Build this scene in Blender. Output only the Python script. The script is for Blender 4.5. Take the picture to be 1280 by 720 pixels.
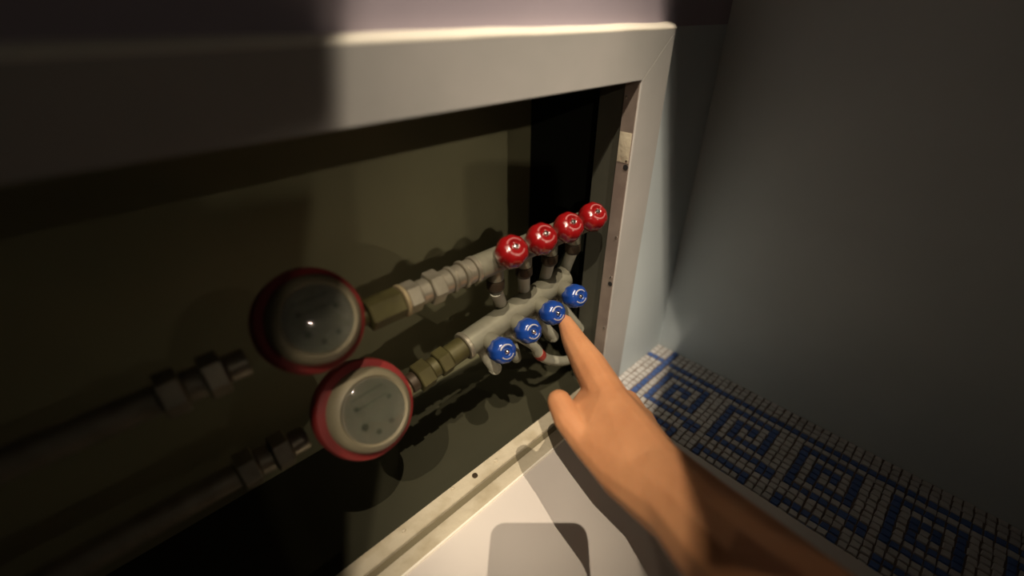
import bpy, bmesh, math, random
import numpy as np
from mathutils import Vector, Matrix

random.seed(7)
for o in list(bpy.data.objects):
    bpy.data.objects.remove(o, do_unlink=True)
S = bpy.context.scene
COL = S.collection

# ------------------------------------------------------------ camera
# world: X runs along the cabinet wall, Y goes into the wall (wall frame face at Y=0), Z up
F = 565.0                                   # focal length in pixels of the 1280 px frame
CAM = Vector((0.0, -0.225, 0.0))
pit = math.atan2(347, F); az = math.radians(46.5)
fw = Vector((math.cos(az)*math.cos(pit), math.sin(az)*math.cos(pit), -math.sin(pit)))
rt = Vector((math.sin(az), -math.cos(az), 0.0))
up = rt.cross(fw)
cd = bpy.data.cameras.new('camera'); cam = bpy.data.objects.new('camera', cd); COL.objects.link(cam)
m = Matrix((rt, up, -fw)).transposed().to_4x4(); m.translation = CAM
cam.matrix_world = m
cd.sensor_width = 36.0; cd.sensor_fit = 'HORIZONTAL'; cd.lens = F/1280*36
cd.clip_start = 0.01; cd.clip_end = 50
cd.dof.use_dof = True; cd.dof.focus_distance = 0.44; cd.dof.aperture_fstop = 2.0
S.camera = cam

def ray(x, y): return fw*F + rt*(x-640) - up*(y-360)
def onY(x, y, Y): d = ray(x, y); return CAM + d*((Y-CAM.y)/d.y)
def onZ(x, y, Z): d = ray(x, y); return CAM + d*((Z-CAM.z)/d.z)
def atz(x, y, z): return CAM + ray(x, y)*(z/F)

# ------------------------------------------------------------ world and light
W = bpy.data.worlds.new('world'); S.world = W; W.use_nodes = True
W.node_tree.nodes['Background'].inputs[0].default_value = (1.0, 0.93, 0.78, 1)
W.node_tree.nodes['Background'].inputs[1].default_value = 0.011
S.view_settings.view_transform = 'Standard'; S.view_settings.look = 'None'
S.view_settings.gamma = 1.0; S.view_settings.use_curve_mapping = False
S.view_settings.exposure = 0.0
LAMPS = [(Vector((-0.85, -0.90, 1.90)), 205.0), (Vector((-0.05, -0.95, 1.90)), 165.0), (Vector((0.40, -1.15, 0.42)), 14.0), (Vector((-0.72, -0.95, 0.34)), 14.0)]  # two ceiling lamps, then two added low fill lights
for lp, pw in LAMPS:
    ld = bpy.data.lights.new('ceiling_bulb', 'POINT'); ld.energy = pw; ld.shadow_soft_size = 0.0045 if lp.z > 1 else .012
    ld.color = (1.0, 0.85, 0.66)
    lo = bpy.data.objects.new('ceiling_bulb', ld); lo.location = lp; COL.objects.link(lo)

# ------------------------------------------------------------ materials
def mat(name, col, rough=0.5, metal=0.0, noise=None, bump=0.0, bscale=60, trans=0.0, emit=None, coat=0.0, sss=0.0):
    m = bpy.data.materials.new(name); m.use_nodes = True
    nt = m.node_tree; b = nt.nodes['Principled BSDF']
    b.inputs['Base Color'].default_value = (*col, 1); b.inputs['Roughness'].default_value = rough
    b.inputs['Metallic'].default_value = metal; b.inputs['Transmission Weight'].default_value = trans
    b.inputs['Coat Weight'].default_value = coat
    if sss:
        b.inputs['Subsurface Weight'].default_value = sss
        b.inputs['Subsurface Radius'].default_value = (1.0, 0.35, 0.15); b.inputs['Subsurface Scale'].default_value = 0.006
    tc = nt.nodes.new('ShaderNodeTexCoord')
    if noise:
        col2, sc, lo, hi = noise
        n = nt.nodes.new('ShaderNodeTexNoise'); n.inputs['Scale'].default_value = sc; n.inputs['Detail'].default_value = 6
        nt.links.new(tc.outputs['Object'], n.inputs['Vector'])
        r = nt.nodes.new('ShaderNodeMapRange'); r.inputs[1].default_value = lo; r.inputs[2].default_value = hi
        nt.links.new(n.outputs['Fac'], r.inputs[0])
        x = nt.nodes.new('ShaderNodeMix'); x.data_type = 'RGBA'
        x.inputs[6].default_value = (*col, 1); x.inputs[7].default_value = (*col2, 1)
        nt.links.new(r.outputs[0], x.inputs[0]); nt.links.new(x.outputs[2], b.inputs['Base Color'])
    if bump:
        n = nt.nodes.new('ShaderNodeTexNoise'); n.inputs['Scale'].default_value = bscale; n.inputs['Detail'].default_value = 5
        nt.links.new(tc.outputs['Object'], n.inputs['Vector'])
        bp = nt.nodes.new('ShaderNodeBump'); bp.inputs['Strength'].default_value = bump; bp.inputs['Distance'].default_value = 0.002
        nt.links.new(n.outputs['Fac'], bp.inputs['Height']); nt.links.new(bp.outputs[0], b.inputs['Normal'])
    return m
M = dict(
    lavender=mat('lavender_wall_paint', (0.42, 0.36, 0.42), 0.7, noise=((0.37, 0.32, 0.38), 9, .35, .7), bump=.25, bscale=40),
    wall=mat('blue_grey_wall_paint', (0.58, 0.64, 0.66), 0.65, noise=((0.54, 0.60, 0.62), 10, .35, .7), bump=.15, bscale=60),
    frame=mat('painted_frame', (0.44, 0.42, 0.40), 0.55, noise=((0.39, 0.38, 0.36), 14, .35, .7), bump=.12, bscale=90),
    caulk=mat('cream_caulk', (0.92, 0.86, 0.74), 0.6, bump=.4, bscale=70),
    board=mat('cream_board', (0.72, 0.66, 0.60), 0.6, noise=((0.67, 0.61, 0.56), 8, .4, .7)),
    dusty=mat('dusty_cream_plaster', (0.52, 0.46, 0.34), 0.85, noise=((0.40, 0.34, 0.23), 35, .50, .70), bump=.5, bscale=120),
    groove=mat('dirty_groove', (0.16, 0.135, 0.08), 0.9, bump=.4, bscale=150),
    jamb=mat('jamb_steel', (0.24, 0.19, 0.165), 0.55, 0.3, noise=((0.32, 0.26, 0.22), 30, .4, .65)),
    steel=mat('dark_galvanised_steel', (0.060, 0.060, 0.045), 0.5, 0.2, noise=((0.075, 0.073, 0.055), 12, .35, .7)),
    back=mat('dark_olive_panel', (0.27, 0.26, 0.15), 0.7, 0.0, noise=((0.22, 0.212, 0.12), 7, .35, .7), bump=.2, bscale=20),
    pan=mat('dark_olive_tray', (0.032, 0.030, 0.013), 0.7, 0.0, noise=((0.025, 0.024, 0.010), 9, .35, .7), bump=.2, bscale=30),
    dark=mat('blackened_side_steel', (0.008, 0.009, 0.006), 0.8),  # near-black colour puts the shade of the recess corner into the steel
    black=mat('black_hole', (0.01, 0.01, 0.01), 0.9),
    blacktube=mat('matt_black_shade', (0.004, 0.004, 0.004), 1.0),
    nickel=mat('dull_nickel', (0.42, 0.38, 0.29), 0.35, 0.7, noise=((0.30, 0.27, 0.20), 80, .4, .7)),
    brass=mat('tarnished_brass', (0.085, 0.075, 0.026), 0.5, 0.4, noise=((0.06, 0.05, 0.018), 60, .4, .7)),
    paleb=mat('pale_brass', (0.40, 0.32, 0.18), 0.4, 0.5),
    body=mat('manifold_nickel', (0.23, 0.22, 0.16), 0.42, 0.35, noise=((0.18, 0.17, 0.125), 60, .4, .7)),
    collar=mat('dark_bronze_collar', (0.06, 0.042, 0.025), 0.5, 0.4),
    pex=mat('pale_plastic_pipe', (0.50, 0.49, 0.39), 0.5, noise=((0.40, 0.39, 0.30), 50, .4, .7)),
    red=mat('red_plastic', (0.22, 0.005, 0.006), 0.22, coat=.3),
    redband=mat('red_tape', (0.30, 0.03, 0.02), 0.5),
    blue=mat('blue_plastic', (0.009, 0.045, 0.24), 0.22, coat=.3),
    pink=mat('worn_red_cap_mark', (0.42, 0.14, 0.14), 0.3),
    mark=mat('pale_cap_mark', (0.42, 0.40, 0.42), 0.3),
    screw=mat('shiny_screw', (0.75, 0.72, 0.68), 0.22, 1.0),
    rim=mat('red_meter_ring', (0.24, 0.022, 0.02), 0.5, noise=((0.18, 0.028, 0.024), 40, .4, .7)),
    meter=mat('meter_cream_ring', (0.22, 0.19, 0.12), 0.5),
    dial=mat('meter_dial', (0.20, 0.19, 0.145), 0.45, noise=((0.15, 0.145, 0.11), 35, .4, .65)),
    glass=mat('clear_glass', (0.95, 0.97, 0.95), 0.06, trans=1.0),
    ink=mat('dial_ink', (0.06, 0.07, 0.04), 0.6),
    skin=mat('skin', (0.55, 0.255, 0.115), 0.6, noise=((0.45, 0.19, 0.08), 22, .4, .7), bump=.25, bscale=160, sss=.12),
    nail=mat('fingernail', (0.62, 0.30, 0.18), 0.35),
    white_t=mat('white_mosaic_glaze', (0.62, 0.60, 0.58), 0.35, noise=((0.5, 0.48, 0.46), 45, .4, .7)),
    blue_t=mat('blue_mosaic_glaze', (0.085, 0.155, 0.40), 0.3, noise=((0.065, 0.125, 0.34), 45, .4, .7)),
    grout=mat('mosaic_grout', (0.20, 0.15, 0.12), 0.9),
    phone=mat('phone_black', (0.02, 0.02, 0.022), 0.3),
    ceil=mat('ceiling_paint', (0.5, 0.47, 0.42), 0.8),
)

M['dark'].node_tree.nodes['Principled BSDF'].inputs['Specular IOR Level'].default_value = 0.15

# ------------------------------------------------------------ helpers
def link(name, bm, m, parent=None, smooth=True, ang=35):
    me = bpy.data.meshes.new(name); bmesh.ops.recalc_face_normals(bm, faces=bm.faces[:]); bm.to_mesh(me); bm.free()
    me.materials.append(m)
    if smooth:
        for p in me.polygons: p.use_smooth = True
        me.set_sharp_from_angle(angle=math.radians(ang))
    o = bpy.data.objects.new(name, me); COL.objects.link(o)
    if parent:
        o.parent = parent; o.matrix_parent_inverse = parent.matrix_world.inverted()
    return o
def thing(name, label, cat, loc=(0, 0, 0), group=None):
    o = bpy.data.objects.new(name, None); COL.objects.link(o); o.empty_display_size = .01
    o.location = loc; o.matrix_world = Matrix.Translation(loc)
    return tag(o, label, cat, group)
def tag(o, label, cat, group=None):
    o['label'] = label; o['category'] = cat
    if group: o['group'] = group
    return o
def struct(o): o['kind'] = 'structure'; return o
def bx(bm, lo, hi, bev=0.0):
    r = bmesh.ops.create_cube(bm, size=1.0)
    c = [(a+b)/2 for a, b in zip(lo, hi)]; s = [b-a for a, b in zip(lo, hi)]
    for v in r['verts']: v.co = Vector([c[i]+v.co[i]*s[i] for i in range(3)])
    if bev:
        es = list({e for v in r['verts'] for e in v.link_edges})
        bmesh.ops.bevel(bm, geom=es, offset=bev, segments=2, affect='EDGES', profile=.6)
    return bm
def box(name, lo, hi, m, parent=None, bev=0.0): return link(name, bx(bmesh.new(), lo, hi, bev), m, parent)
def basis(a):
    a = a.normalized(); h = Vector((0, 0, 1)) if abs(a.z) < .9 else Vector((0, 1, 0))
    u = a.cross(h).normalized(); return a, u, u.cross(a)
def lathe(bm, org, axis, prof, seg=28, mod=None, cap=True):
    """profile [(t along axis, radius)], mod(angle, index)->radius factor"""
    a, u, v = basis(axis); rings = []
    for i, (t, r) in enumerate(prof):
        ring = []
        for k in range(seg):
            th = 2*math.pi*k/seg; rr = r*(mod(th, i) if mod else 1)
            ring.append(bm.verts.new(org + a*t + (u*math.cos(th)+v*math.sin(th))*rr))
        rings.append(ring)
    for A, B in zip(rings, rings[1:]):
        for k in range(seg): bm.faces.new((A[k], A[(k+1) % seg], B[(k+1) % seg], B[k]))
    if cap: bm.faces.new(rings[0][::-1]); bm.faces.new(rings[-1])
    return bm
def spline(pts, n=10):
    out = []; P = [pts[0]*2-pts[1]] + list(pts) + [pts[-1]*2-pts[-2]]
    for i in range(1, len(P)-2):
        for k in range(n):
            t = k/n; a, b, c, d = P[i-1], P[i], P[i+1], P[i+2]
            out.append(.5*((2*b)+(c-a)*t+(2*a-5*b+4*c-d)*t*t+(3*b-a-3*c+d)*t**3))
    out.append(pts[-1].copy()); return out
def tube(bm, pts, r, seg=16):
    pts = spline(pts); rings = []; t0 = (pts[1]-pts[0]).normalized(); _, u, _ = basis(t0)
    for i, p in enumerate(pts):
        t = (pts[min(i+1, len(pts)-1)]-pts[max(i-1, 0)]).normalized()
        u = (u - t*u.dot(t)).normalized(); v = t.cross(u)
        rings.append([bm.verts.new(p+(u*math.cos(2*math.pi*k/seg)+v*math.sin(2*math.pi*k/seg))*r) for k in range(seg)])
    for A, B in zip(rings, rings[1:]):
        for k in range(seg): bm.faces.new((A[k], A[(k+1) % seg], B[(k+1) % seg], B[k]))
    bm.faces.new(rings[0][::-1]); bm.faces.new(rings[-1]); return bm

# ------------------------------------------------------------ setting: walls, floor, ceiling
ZF = -0.428                                  # floor level
OL, OR, OT, OB = -0.40, 0.364, -0.050, -0.392    # opening of the cabinet frame
XW = 0.4003                                  # where the wall right of the cabinet starts, under the frame
FO = 0.042                                   # frame width
struct(box('wall_back', (-1.6, 0.012, -0.012), (0.53, 0.25, 0.60), M['lavender']))
struct(box('wall_back', (XW, 0.012, ZF-.05), (0.53, 0.22, -0.0121), M['wall']))
struct(box('wall_right', (0.53, -1.6, ZF-.05), (0.60, 0.22, 0.60), M['wall']))
struct(box('wall_left', (-1.6, 0.012, ZF-.05), (OL-.05, 0.22, -0.0121), M['wall']))
struct(box('ceiling', (-1.6, -1.6, 2.02), (0.60, 0.22, 2.06), M['ceil']))

# ------------------------------------------------------------ cabinet recess
cab = thing('manifold_cabinet', 'open dark recessed metal cabinet holding the red and blue pipe manifolds', 'cabinet', (OL, 0.10, OB))
DB = 0.160                                   # depth of the back panel
XB = 0.396
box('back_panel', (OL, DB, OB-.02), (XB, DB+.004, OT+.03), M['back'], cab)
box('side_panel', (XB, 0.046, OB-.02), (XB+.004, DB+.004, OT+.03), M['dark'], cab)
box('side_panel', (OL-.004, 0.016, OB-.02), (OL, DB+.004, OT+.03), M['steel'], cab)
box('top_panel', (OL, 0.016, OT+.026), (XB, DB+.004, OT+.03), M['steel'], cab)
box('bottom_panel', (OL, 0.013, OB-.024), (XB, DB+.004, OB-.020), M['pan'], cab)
box('bottom_lip', (OL, 0.0128, OB-.020), (OR, 0.0150, OB-.004), M['steel'], cab)
# inner side flange, the olive strip between jamb and the black corner
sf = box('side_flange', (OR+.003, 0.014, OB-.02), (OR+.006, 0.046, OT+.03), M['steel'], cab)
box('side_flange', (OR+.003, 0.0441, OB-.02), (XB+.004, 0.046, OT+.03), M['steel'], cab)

# ------------------------------------------------------------ frame around the opening
fr = thing('cabinet_frame', 'grey painted frame around the dark cabinet opening', 'frame', (OL, 0, OB))
def poly_extrude(name, pts, y0, y1, m, parent, bev=.0005):
    bm = bmesh.new()
    f = bm.faces.new([bm.verts.new((p[0], y0, p[1])) for p in pts])
    r = bmesh.ops.extrude_face_region(bm, geom=[f])
    for v in [g for g in r['geom'] if isinstance(g, bmesh.types.BMVert)]: v.co.y = y1
    bmesh.ops.bevel(bm, geom=bm.edges[:], offset=bev, segments=2, affect='EDGES')
    return link(name, bm, m, parent, ang=60)
poly_extrude('top_rail', [(OL-FO, OT), (OL-FO, OT+.037), (OR+FO, OT+.037), (OR+FO, OT+.0355), (OR, OT)], 0, .0135, M['frame'], fr)
st = poly_extrude('stile', [(OR, OB-.036), (OR, OT), (OR+FO, OT+.0355), (OR+FO, OB-.036)], 0, .0135, M['frame'], fr)
poly_extrude('stile', [(OL-FO, OB-.036), (OL-FO, OT), (OL, OT), (OL, OB-.036)], 0, .0135, M['frame'], fr)
br = poly_extrude('bottom_rail', [(OL, OB-.036), (OL, OB), (OR, OB), (OR, OB-.036)], -0.0030, .0125, M['dusty'], fr)
br['label'] = 'dusty cream bottom rail with plaster crumbs'
# jamb liner on the right with holes
jl = box('jamb', (OR-.0012, .0015, OB), (OR+.002, .0150, OT-.001), M['jamb'], fr)
jl['label'] = 'brown-grey jamb strip with drilled screw holes'
def on_jamb(x, y):
    d = ray(x, y); p = CAM+d*((OR-.0013)/d.x); return p
for (x, y, r) in [(785, 210, .0026), (770, 358, .0026), (756, 452, .0024)]:
    p = on_jamb(x, y)
    link('hole', lathe(bmesh.new(), Vector((OR-.0018, min(max(p.y, .004), .012), p.z)), Vector((1, 0, 0)), [(0, r), (.0012, r*.95)], 14), M['black'], jl)
for (x, y) in [(784, 202), (771, 350), (776, 299), (762, 413), (769, 119)]:
    p = on_jamb(x, y)
    link('screw', lathe(bmesh.new(), Vector((OR-.0012, min(max(p.y, .004), .0125), p.z)), Vector((-1, 0, 0)), [(0, .0013), (.0007, .0012), (.0011, .0006)], 12), M['screw'], jl)
# pale worn patch on the jamb near the top
p = on_jamb(788, 190)
pt = box('scratched_patch', (OR-.0016, .002, p.z-.011), (OR-.0011, .0145, p.z+.016), M['dusty'], jl, .0001)
# caulk bead along the top of the frame
bm = bmesh.new(); n = 60; rings = []
for i in range(n+1):
    x = OL-.06 + (OR+FO+.0015-(OL-.06))*i/n
    wob = .00025*math.sin(x*40)+.00015*math.sin(x*93+1) + (.0008 if x > OR+FO-.004 else 0)
    ring = []
    for k in range(7):
        th = math.pi/2*k/6
        ring.append(bm.verts.new((x, .012-(.0118+wob*.3)*math.cos(th), OT+.037+(.0042+wob)*math.sin(th))))
    ring.append(bm.verts.new((x, .0125, OT+.0365))); ring.append(bm.verts.new((x, 0.0004, OT+.0365)))
    rings.append(ring)
for A, B in zip(rings, rings[1:]):
    for k in range(9): bm.faces.new((A[k], A[(k+1) % 9], B[(k+1) % 9], B[k]))
bm.faces.new(rings[0][::-1]); bm.faces.new(rings[-1])
cb = link('caulk_bead', bm, M['caulk'], fr, ang=60); cb['label'] = 'bright cream bead along the top edge of the frame'

# ------------------------------------------------------------ sill in front of the frame: groove, batten, board
gr = struct(box('trim_1', (OL-.3, -.0095, ZF), (0.356, -.0032, OB-.0035), M['groove']))
bt = tag(link('wood_batten', bx(bmesh.new(), (OL-.3, -.0238, ZF), (0.356, -.0097, OB-.0015), .0012), M['dusty']),
         'thin dusty cream strip between the groove and the smooth board', 'batten')
struct(link('trim_2', bx(bmesh.new(), (OL-.3, -.0258, ZF), (0.354, -.0240, OB-.0004), .0005), M['caulk']))  # bright strip added to draw the highlight along the board edge
board = tag(link('smooth_board', bx(bmesh.new(), (OL-.3, -.75, ZF), (0.352, -.0260, OB-.0015), .0010), M['board']),
            'smooth cream board lying below the cabinet with arm and phone shadows on it', 'board')
# plaster crumbs lying on the dusty rail
crumbs = [(566, 611, 'tiny plaster crumb on the cream rail just left of the screw head'), (620, 576, 'tiny plaster crumb on the cream rail, nearest the thumb'),
          (505, 664, 'tiny plaster crumb on the cream rail below the lower water meter')]
for x, y, lab in crumbs:
    p = onZ(x, y, OB); p.y = min(max(p.y, .0015), .0105)
    bm = bmesh.new(); bmesh.ops.create_icosphere(bm, subdivisions=1, radius=.0016+.0006*random.random())
    for v in bm.verts: v.co = Vector((v.co.x*1.4, v.co.y, v.co.z*.7))*(.8+.4*random.random())
    zmin = min(v.co.z for v in bm.verts)
    bmesh.ops.translate(bm, verts=bm.verts[:], vec=Vector((p.x, p.y, OB-zmin-.0003)))
    tag(link('plaster_crumb', bm, M['dusty'], smooth=False), lab, 'crumb', 'plaster crumbs on the bottom rail')
# screw head on the rail, the round dark spot by the crumbs
p = onZ(589, 590, OB)
sc = tag(link('rail_screw', lathe(bmesh.new(), Vector((p.x, .006, OB-.0002)), Vector((0, 0, 1)), [(0, .0030), (.0010, .0028), (.0011, .0017), (.0004, .0015)], 18), M['collar']),
         'dark round screw head on the dusty cream rail', 'screw')

# ------------------------------------------------------------ mosaic floor
fl = struct(box('floor', (-1.6, -1.6, ZF-.05), (0.53, 0.012, ZF-.0012), M['grout']))
T = .0086
X0, Y0 = .530, .012
def pattern(i, j):
    """i counts tiles out from the right wall, j counts tiles out from the back wall: blue key border on white"""
    if j in (3,) or i in (3,): return 1
    a, b = i-4, j-4
    if b < 0 or a < 0: return 0
    key = ["0000000000",
           "0111111110",
           "0100000010",
           "0101111010",
           "0101001010",
           "0101101010",
           "0100001010",
           "0111111010",
           "0000000011",
           "0000000011"]
    return int(key[b % 10][a % 10])
cells = []
for i in range(0, 27):
    for j in range(0, 66):
        cells.append((i, j))
def tile_bm(bm, cx, cy, h, rng):
    hw = T*.5*(.80+.10*rng.random()); hh = T*.5*(.80+.10*rng.random()); z0 = ZF-.0012; z1 = ZF+h
    lo = []; hi = []
    for sx, sy in ((-1, -1), (1, -1), (1, 1), (-1, 1)):
        jx, jy = rng.uniform(-.0006, .0006), rng.uniform(-.0006, .0006)
        lo.append(bm.verts.new((cx+sx*hw+jx, cy+sy*hh+jy, z0))); hi.append(bm.verts.new((cx+sx*(hw-.0005)+jx, cy+sy*(hh-.0005)+jy, z1)))
    bm.faces.new(hi)
    for k in range(4): bm.faces.new((lo[k], lo[(k+1) % 4], hi[(k+1) % 4], hi[k]))
def px(P):
    d = P-CAM; z = d.dot(fw); return 640+F*d.dot(rt)/z, 360-F*d.dot(up)/z, z
rng = random.Random(3); single = []; rest = []
for (i, j) in cells:
    c = Vector((X0-(i+.5)*T, Y0-(j+.5)*T, ZF)); x, y, z = px(c)
    if c.x < .358 and c.y > -.76: continue
    if 0 < z and -30 < x < 1300 and y < 735 and not (y > 470+(x-790)*1.02+70): single.append((z, i, j))
    else: rest.append((i, j))
single.sort(); rest += [(i, j) for _, i, j in single[300:]]; single = single[:300]
for _, i, j in single:
    bm = bmesh.new(); tile_bm(bm, X0-(i+.5)*T, Y0-(j+.5)*T, rng.uniform(.0, .0006), rng)
    link('mosaic_tile', bm, M['blue_t' if pattern(i, j) else 'white_t'], fl, smooth=False)
for kind, mm in ((0, 'white_t'), (1, 'blue_t')):
    bm = bmesh.new()
    for i, j in rest:
        if pattern(i, j) == kind: tile_bm(bm, X0-(i+.5)*T, Y0-(j+.5)*T, rng.uniform(0, .0006), rng)
    if len(bm.verts):
        o = link('mosaic_tiles', bm, M[mm], fl, smooth=False); o['kind'] = 'stuff'

# ------------------------------------------------------------ manifolds
def knob(parent, c, ax, m, r=.0125, dim=False):
    """c: centre of the knob, ax: outward axis"""
    ax = ax.normalized()
    prof = [(-.010, .55), (-.0095, .82), (-.007, .97), (-.002, 1.0), (.003, .98), (.006, .90), (.0082, .74), (.0092, .56), (.0096, .42), (.0088, .36), (.0080, .30)]
    mod = lambda th, i: 1-(.05*(.5+.5*math.cos(9*th)) if 1 <= i <= 6 else 0)
    k = link('knob', lathe(bmesh.new(), c, ax, [(t, q*r) for t, q in prof], 54, mod), m, parent, ang=50)
    link('knob_screw', lathe(bmesh.new(), c, ax, [(.0080, r*.20), (.0096, r*.19), (.0106, r*.13), (.0109, r*.04)], 16), M['screw'], k)
    # raised arcs around the cap, paler than the knob
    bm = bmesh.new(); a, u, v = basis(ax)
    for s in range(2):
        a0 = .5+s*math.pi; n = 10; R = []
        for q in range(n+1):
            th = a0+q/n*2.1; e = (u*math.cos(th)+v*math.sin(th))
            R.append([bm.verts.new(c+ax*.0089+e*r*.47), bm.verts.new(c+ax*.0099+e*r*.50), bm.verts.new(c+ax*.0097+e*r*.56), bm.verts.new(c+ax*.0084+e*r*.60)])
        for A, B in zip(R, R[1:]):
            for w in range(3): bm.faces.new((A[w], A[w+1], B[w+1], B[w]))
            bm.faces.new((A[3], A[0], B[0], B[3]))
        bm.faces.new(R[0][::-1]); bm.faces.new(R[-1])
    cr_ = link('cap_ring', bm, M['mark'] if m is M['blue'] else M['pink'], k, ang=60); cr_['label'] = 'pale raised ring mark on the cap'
    return k
def hexmod(th, i):
    a = (th % (math.pi/3))-math.pi/6; return math.cos(math.pi/6)/math.cos(a)*1.08
def ring_part(name, parent, o, d, t0, t1, r, m, hexa=False, bev=.0008, label=None):
    prof = [(t0, r-bev), (t0+bev, r), (t1-bev, r), (t1, r-bev)]
    q = link(name, lathe(bmesh.new(), o, d, prof, 36 if hexa else 30, hexmod if hexa else None), m, parent, ang=30 if not hexa else 22)
    if label: q['label'] = label
    return q

# red: axis line (behind the knobs)
YM = .040
RK = [onY(x, y, .014) for x, y in ((640, 314), (678, 297), (711, 284), (738, 272))]
zr = sum(p.z for p in RK)/4
RX = [RK[0].x+.0355*k for k in range(4)]
tr = math.radians(38); axr = Vector((0, -math.cos(tr), math.sin(tr))); kxr = Vector((-.15, -math.cos(math.radians(50)), math.sin(math.radians(50)))).normalized()
rm = thing('red_manifold', 'upper pipe manifold with four red knobs', 'manifold', (RX[0], YM, zr-.02))
offr = axr*.027
Zr = zr-offr.z; Or = Vector((0, .014-offr.y, Zr)); dX = Vector((1, 0, 0))
ring_part('manifold_body', rm, Or, dX, RX[0]-.022, RX[3]+.020, .0112, M['body'])
for k in range(4):
    b = Or+dX*RX[k]
    ring_part('valve_neck', rm, b, axr, .009, .019, .0085, M['body'])
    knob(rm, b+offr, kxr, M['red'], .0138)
    ring_part('outlet', rm, b, Vector((0, 0, -1)), .008, .019, .0075, M['body'])
x0 = RX[0]-.022
for (a, b_, r, mm, hx, nm) in [(.0, .004, .0118, 'nickel', 0, 'union_ring'), (.0045, .012, .0105, 'nickel', 0, 'union_sleeve'), (.0125, .0155, .0120, 'nickel', 0, 'union_ring'),
                           (.016, .024, .0098, 'nickel', 0, 'union_sleeve'), (.0245, .0275, .0112, 'nickel', 0, 'union_ring'), (.028, .036, .0100, 'nickel', 0, 'union_sleeve'),
                           (.0365, .0475, .0125, 'nickel', 1, 'hex_nut'), (.048, .057, .0098, 'nickel', 0, 'union_sleeve'), (.0575, .0685, .0115, 'nickel', 1, 'hex_nut'),
                           (.069, .072, .0128, 'paleb', 0, 'union_ring'), (.0725, .099, .0112, 'brass', 1, 'valve_body'), (.0995, .112, .0062, 'brass', 0, 'tail_pipe')]:
    ring_part(nm, rm, Or, dX, x0-b_, x0-a, r, M[mm], bool(hx))

# blue: axis slightly tilted in the plane of the wall
A = onY(628, 438, .012); B = onY(719, 370, .012)
db = (B-A).normalized(); sb = (B-A).length/3
tb = math.radians(27); axb = Vector((-.18, -math.cos(tb), math.sin(tb))).normalized()
bmn = thing('blue_manifold', 'lower pipe manifold with four blue knobs, one under the pointing finger', 'manifold', (A.x, YM, A.z-.02))
offb = Vector((0, -.0290, -.0025)); nkb = offb.normalized()
Ob = A-offb
ring_part('manifold_body', bmn, Ob, db, -.021, 3*sb+.016, .0124, M['body'])
ring_part('body_collar', bmn, Ob, db, -.0225, -.018, .0136, M['nickel'])
BK = []
for k in range(4):
    b = Ob+db*(sb*k); BK.append(b)
    ring_part('valve_neck', bmn, b, nkb, .009, .022, .0085, M['body'])
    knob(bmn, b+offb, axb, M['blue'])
    ring_part('outlet', bmn, b, Vector((0, 0, -1)), .008, .019, .0075, M['body'])
for (a, b_, r, mm, hx, nm) in [(.0225, .040, .0105, 'brass', 0, 'union_sleeve'), (.0405, .052, .0118, 'brass', 1, 'hex_nut'), (.0525, .060, .0095, 'brass', 0, 'union_sleeve'),
                               (.0605, .074, .0122, 'brass', 1, 'hex_nut'), (.0745, .082, .0085, 'collar', 0, 'union_sleeve'), (.0825, .090, .0078, 'paleb', 0, 'tail_pipe')]:
    ring_part(nm, bmn, Ob, db, -b_, -a, r, M[mm], bool(hx))

# ------------------------------------------------------------ pipes
def away(p, f=1.0):                       # far end of a pipe that runs on to the right and back from p
    d = p-CAM; t = min((DB-.004-p.y)/d.y, (OB-.012-p.z)/d.z if d.z < 0 else 9); return p+d*t*f
ordn = ['first', 'second', 'third', 'fourth']
for k in range(4):
    b = Or+dX*RX[k]+Vector((0, 0, -.019))
    t = thing('plastic_pipe', 'pale plastic pipe hanging from the red manifold, %s from the left' % ordn[k], 'pipe', tuple(b), 'pipes under the red manifold')
    link('collar', lathe(bmesh.new(), b, Vector((0, 0, -1)), [(0, .0078), (.001, .0082), (.008, .0082), (.009, .0074), (.011, .0064)], 24), M['collar'], t)
    h = onY(*[(631, 404), (655, 392), (675, 378), (698, 364)][k], .060)
    if k == 0: h2 = onY(645, 446, .058); pts = [b+Vector((0, 0, -.012)), b.lerp(h, .5), h, h.lerp(h2, .55), h2, away(h2, .8)]
    else: pts = [b+Vector((0, 0, -.008)), b.lerp(h, .5), h, h+(h-b).normalized()*.008+Vector((.003, .006, 0)), away(h+Vector((.004, .006, -.010)), .8)]
    link('pipe', tube(bmesh.new(), pts, .0060), M['pex'], t)
for k in range(4):
    b = BK[k]+Vector((0, 0, -.019))
    lb = ['short pale pipe stub bending back under the leftmost blue knob', 'pale pipe with a red band curving right under the second blue knob',
          'pale pipe behind the pointing finger under the third blue knob', 'pale pipe hanging under the rightmost, shaded blue knob'][k]
    t = thing('plastic_pipe', lb, 'pipe', tuple(b), 'pipes under the blue manifold')
    if k == 1:
        pts = [b+Vector((0, 0, .002)), onY(667, 431, .030), onY(674, 443, .028), onY(688, 450, .030), onY(706, 451, .040), onY(722, 445, .062), away(onY(730, 436, .085), .8)]
        link('pipe', tube(bmesh.new(), pts, .0058), M['pex'], t)
        s = spline(pts); p0, p1 = s[18], s[22]
        link('red_band', lathe(bmesh.new(), p0, p1-p0, [(0, .0063), ((p1-p0).length, .0063)], 20), M['redband'], t)
    else:
        q = onY(*[(619, 460), None, (691, 420), (723, 410)][k], .040) if k != 1 else None
        link('pipe', tube(bmesh.new(), [b+Vector((0, 0, .002)), b.lerp(q, .5), q, q+Vector((.003, .006, -.005)), away(q+Vector((.006, .012, -.008)), .8)], .0064), M['pex'], t)

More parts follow.
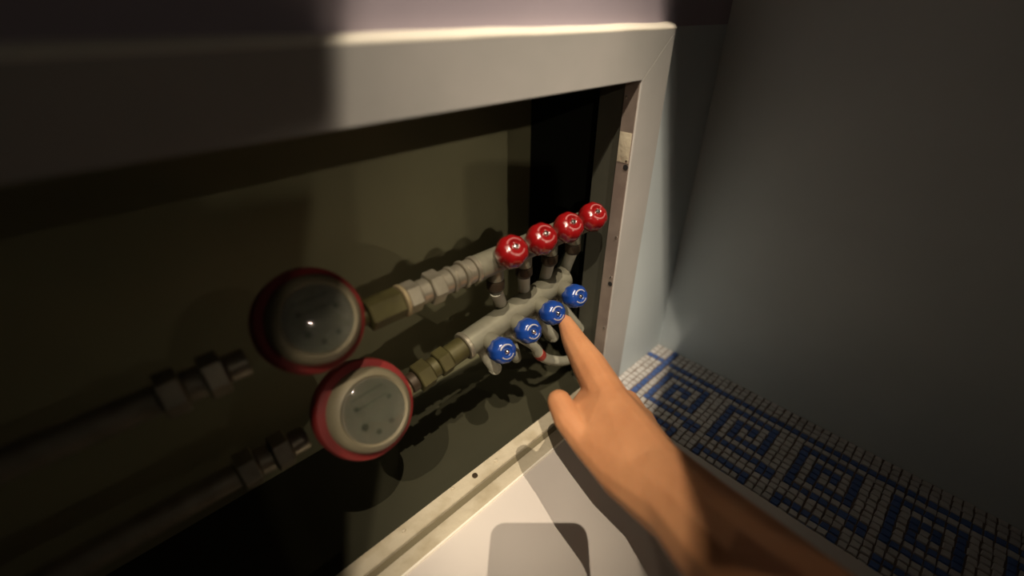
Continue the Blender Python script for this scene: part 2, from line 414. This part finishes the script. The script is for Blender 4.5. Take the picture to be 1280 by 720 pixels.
# ------------------------------------------------------------ water meters
def water_meter(c, ax, R, label, pipe_pt, pipe_dir):
    t = thing('water_meter', label, 'meter', tuple(c))
    ax = ax.normalized()
    link('meter_body', lathe(bmesh.new(), c, ax, [(-.055, R*.35), (-.050, R*.62), (-.030, R*.80), (-.018, R*.84)], 48), M['brass'], t)
    link('red_ring', lathe(bmesh.new(), c, ax, [(-.024, R*.90), (-.022, R*.985), (-.010, R), (-.007, R*.97), (-.005, R*.80)], 64), M['rim'], t)
    link('cream_ring', lathe(bmesh.new(), c, ax, [(-.006, R*.83), (.000, R*.82), (.004, R*.76), (.0065, R*.67), (.004, R*.61)], 64), M['meter'], t)
    d = link('dial', lathe(bmesh.new(), c, ax, [(.0, R*.62), (.005, R*.62)], 64), M['dial'], t)
    a, u, v = basis(ax)
    for (q, w, s) in [(.30, -.18, .07), (.10, -.40, .055), (.30, .20, .05), (-.2, -.35, .055), (-.35, .1, .05)]:
        link('dial_spot', lathe(bmesh.new(), c+(u*q+v*w)*R+ax*.005, ax, [(0, R*s), (.0004, R*s)], 14), M['ink'], d)
    bm = bmesh.new()
    p = c+v*R*.28+ax*.0052
    for s in range(2):
        pts = [p-u*R*.34+v*R*(.1-.2*s), p+u*R*.34+v*R*(.1-.2*s)]
        tube(bm, pts, .0004, 6)
    link('counter_window', bm, M['ink'], d)
    link('cover_glass', lathe(bmesh.new(), c, ax, [(.0062, R*.61), (.0074, R*.59), (.0082, R*.4), (.0085, R*.1)], 48), M['glass'], t)
    # threaded nipples on both sides of the body
    ps = pipe_pt
    link('nipple', lathe(bmesh.new(), ps, pipe_dir, [(0, .0075), (.012, .0075), (.013, .0095), (.020, .0095), (.021, .0068), (.050, .0068)], 28), M['paleb'], t)
    return t
axm = Vector((.05, -.86, .50))
RMT = .037
c1 = onY(465, 512, .012)
e = Ob-db*.090
water_meter(c1, axm, RMT, 'round water meter with pale dial and red ring, lower one, next to the sill', e-db*.050, db)
c2 = onY(396, 399, .022)
e = Or+dX*(x0-.112)
water_meter(c2, axm, .034, 'round water meter with red ring at the upper left, nearest the red manifold', e-dX*.050, dX)
for (cc, O, d_, lab) in [(c1, Ob, db, 'lower'), (c2, Or+dX*x0, dX, 'upper')]:
    pass
# feed pipes left of the meters
for cc, lab in ((c2, 'dull metal feed pipe with nuts, left of the upper water meter'), (c1, 'dull metal feed pipe with nuts, left of the lower water meter')):
    o = Vector((cc.x-.040, .045, cc.z-.024))
    t = thing('feed_pipe', lab, 'pipe', tuple(o))
    for (a, b_, r, hx, nm) in [(0, .012, .009, 0, 'pipe_sleeve'), (.0125, .024, .0128, 1, 'hex_nut'), (.0245, .034, .0100, 0, 'pipe_sleeve'), (.0345, .046, .0128, 1, 'hex_nut'), (.0465, .300, .0088, 0, 'pipe')]:
        ring_part(nm, t, o, Vector((-1, 0, 0)), a, b_, r, M['nickel'], bool(hx))

# ------------------------------------------------------------ pointing arm
def sph(p, r): return (Vector(p), r)
def hull(bm, spheres, sub=2):
    b2 = bmesh.new()
    for p, r in spheres:
        s = bmesh.ops.create_icosphere(b2, subdivisions=sub, radius=r)
        for v in s['verts']: v.co += p
    r = bmesh.ops.convex_hull(b2, input=b2.verts[:])
    junk = [g for g in r['geom_interior'] if isinstance(g, bmesh.types.BMVert)]
    bmesh.ops.delete(b2, geom=list(set(junk)), context='VERTS')
    me = bpy.data.meshes.new('tmp'); b2.to_mesh(me); b2.free(); bm.from_mesh(me); bpy.data.meshes.remove(me)
def chain(bm, pts):
    for a, b in zip(pts, pts[1:]): hull(bm, [a, b])
def A_(x, y, z, r): return (atz(x, y, z), r)
def grow(bm, name, parent, voxel=.0014, smooth=6):
    me = bpy.data.meshes.new(name+'_hulls'); bm.to_mesh(me); bm.free()
    o = bpy.data.objects.new(name+'_tmp', me); COL.objects.link(o)
    md = o.modifiers.new('r', 'REMESH'); md.mode = 'VOXEL'; md.voxel_size = voxel; md.use_smooth_shade = True
    ms = o.modifiers.new('s', 'SMOOTH'); ms.factor = .5; ms.iterations = smooth
    dg = bpy.context.evaluated_depsgraph_get(); ev = o.evaluated_get(dg)
    m2 = bpy.data.meshes.new_from_object(ev); bpy.data.objects.remove(o, do_unlink=True); bpy.data.meshes.remove(me)
    m2.name = name; m2.materials.clear(); m2.materials.append(M['skin'])
    for p in m2.polygons: p.use_smooth = True
    q = bpy.data.objects.new(name, m2); COL.objects.link(q)
    if parent: q.parent = parent; q.matrix_parent_inverse = parent.matrix_world.inverted()
    return q
HAND = dict(
    i=[A_(707, 403, .446, .0078), A_(717, 425, .428, .0118), A_(736, 456, .400, .0155), A_(764, 505, .362, .0172)],
    m=[A_(762, 520, .425, .0075), A_(757, 496, .428, .0082), A_(763, 487, .408, .0100), A_(785, 516, .368, .0125)],
    n=[A_(785, 528, .415, .0072), A_(780, 506, .418, .0080), A_(785, 501, .396, .0098), A_(803, 535, .356, .0120)],
    p=[A_(803, 540, .398, .0066), A_(797, 524, .398, .0072), A_(804, 522, .380, .0088), A_(816, 556, .342, .0110)],
    t=[A_(699, 502, .366, .0102), A_(710, 524, .355, .0118), A_(736, 556, .338, .0128), A_(776, 594, .312, .0160)],
)
WR = [A_(800, 596, .305, .0185), A_(822, 578, .308, .0170)]
FA = [A_(868, 642, .275, .0240), A_(950, 725, .235, .0300), A_(1100, 880, .175, .0370)]
person = thing('person', 'bare right arm reaching in and pointing at a blue knob with the index finger', 'person', tuple(atz(1100, 880, .175)))
bm = bmesh.new()
for k in 'imnp': chain(bm, HAND[k])
chain(bm, HAND['t'])
# palm: metacarpal slabs from each knuckle to the wrist
ks = [HAND[k][3] for k in 'imnp']
for a, b in zip(ks, ks[1:]): hull(bm, [a, b, WR[0], WR[1]])
hull(bm, [HAND['i'][3], HAND['t'][2], HAND['t'][3], WR[0]])
hull(bm, [HAND['t'][3], WR[0], WR[1]])
hull(bm, [HAND['t'][3], WR[0], (FA[0][0]-rt*.006, .023)])
# web between thumb and index
hull(bm, [(HAND['i'][3][0], .0100), (HAND['t'][2][0], .009), (HAND['t'][3][0], .012)])
hull(bm, [WR[0], WR[1], (FA[0][0]+rt*-.006, .024), (FA[0][0]+rt*.006, .023)])
hull(bm, [(FA[0][0]+rt*-.006, .024), (FA[0][0]+rt*.006, .023), (FA[1][0]+rt*-.006, .029), (FA[1][0]+rt*.006, .028)])
hull(bm, [(FA[1][0]+rt*-.006, .029), (FA[1][0]+rt*.006, .028), (FA[2][0], .036)])
hull(bm, [A_(738, 490, .385, .0085), A_(722, 512, .368, .0080), HAND['i'][3], HAND['t'][2]])
hull(bm, [A_(738, 490, .385, .0085), HAND['i'][3], HAND['m'][3], HAND['t'][3]])
# knuckle and joint bumps on the back of the hand
for k, rr in (('i', .0070), ('m', .0070), ('n', .0065), ('p', .006)):
    hull(bm, [(HAND[k][3][0]-fw*.0070+up*.002, rr), (HAND[k][3][0], rr)])
hull(bm, [(HAND['i'][2][0]-fw*.0025+rt*.0010, .0080), HAND['i'][2]])
body = grow(bm, 'arm', person)
# nails: index (seen edge on at the tip) and thumb
def nail(c, nrm, along, w, l):
    nrm = nrm.normalized(); along = (along-nrm*along.dot(nrm)).normalized(); side = nrm.cross(along)
    bm = bmesh.new(); V = []
    for i in range(7):
        row = []
        for j in range(7):
            s, q = (j/3-1), (i/3-1)
            ww = w*(1-.18*max(0, q)**2)
            row.append(bm.verts.new(c+along*l*q+side*ww*s+nrm*(.0008-.0022*s*s-.0006*q*q)))
        V.append(row)
    for i in range(6):
        for j in range(6): bm.faces.new((V[i][j], V[i][j+1], V[i+1][j+1], V[i+1][j]))
    r = bmesh.ops.solidify(bm, geom=bm.faces[:], thickness=.0006)
    return link('fingernail', bm, M['nail'], person)
i0, i1 = HAND['i'][0][0], HAND['i'][1][0]
ni = -fw + up*.35
al = (i0-i1).normalized(); ni = (ni-al*ni.dot(al)).normalized()
nail(i0+ni*.0062-al*.001, ni, al, .0046, .0055)

# ------------------------------------------------------------ the phone that films, behind the lens (casts the shadow on the board)
bm = bmesh.new(); w0, w1, h0, h1, th = -.042, .028, -.134, .013, .008
cr = .010; ring = []
for (cx, cy, a0) in ((w1-cr, h1-cr, 0), (w0+cr, h1-cr, 90), (w0+cr, h0+cr, 180), (w1-cr, h0+cr, 270)):
    for q in range(7):
        a = math.radians(a0+15*q); ring.append((cx+cr*math.cos(a), cy+cr*math.sin(a)))
R1 = [bm.verts.new(CAM+rt*x+up*y-fw*.003) for x, y in ring]; R2 = [bm.verts.new(CAM+rt*x+up*y-fw*(.003+th)) for x, y in ring]
bm.faces.new(R1); bm.faces.new(R2[::-1])
for k in range(len(ring)): bm.faces.new((R1[k], R1[(k+1) % len(ring)], R2[(k+1) % len(ring)], R2[k]))
tag(link('mobile_phone', bm, M['phone']), 'black mobile phone behind the viewpoint, casting the rounded shadow on the board', 'phone')

# ------------------------------------------------------------ lamps, two added low fills among them; added black masks cut each beam
def edge(x, z):                       # where the edge of the lit strip meets the plane of the wall, at height z
    a, b = onY(x, 40, 0), onY(x, 420, 0)
    return a+(b-a)*((z-a.z)/(b.z-a.z))
def aim(lp, p): return lp+(p-lp)*(-lp.y/(p.y-lp.y))      # where a ray from the lamp through p meets the plane Y=0
for n_, (lp, pw) in enumerate(LAMPS):
    cor = [edge(438, .10), edge(842, .10), aim(lp, onZ(842, 431, ZF)), aim(lp, atz(846, 530, .30)), aim(lp, atz(842, 720, .25)),
           aim(lp, onZ(842, 800, OB)), aim(lp, onZ(438, 800, OB)), aim(lp, onY(438, 560, .05)), aim(lp, onY(438, 170, .0))]
    if lp.z < 1: cor[-2:] = [aim(lp, onY(438, 600, .03)), aim(lp, onY(438, 420, .09)), aim(lp, onY(438, 215, .12)), onY(438, 163, 0)]
    t = thing('hanging_lamp', ['left-hand black-shaded lamp hanging high on a short cord behind the viewpoint', 'right-hand black-shaded lamp hanging high on a short cord behind the viewpoint', 'right-hand black-shaded lamp hanging low on a long cord behind the viewpoint', 'left-hand black-shaded lamp hanging low on a long cord behind the viewpoint'][n_], 'lamp', tuple(lp))
    bm = bmesh.new()
    near = [lp+(c-lp)*(.05 if lp.z > 1 else .10) for c in cor]; far = [lp+(c-lp)*(.34 if lp.z > 1 else .5) for c in cor]
    cen = sum(near, Vector())/len(near); bk = [lp+(v-cen)*1.6-(cen-lp).normalized()*.04 for v in near]
    nv, fv, bv = [[bm.verts.new(v) for v in L] for L in (near, far, bk)]
    N = len(cor)
    for k in range(N):
        bm.faces.new((nv[k], nv[(k+1) % N], fv[(k+1) % N], fv[k])); bm.faces.new((bv[k], bv[(k+1) % N], nv[(k+1) % N], nv[k]))
    bm.faces.new(bv)
    o = link('lamp_shade', bm, M['blacktube'], t, smooth=False)  # unseen mask, added to keep lamp light off both sides of the view
    link('cord', tube(bmesh.new(), [lp+Vector((0, 0, .02)), lp+Vector((0, 0, .07)), Vector((lp.x, lp.y, 2.021))], .003, 8), M['phone'], t)
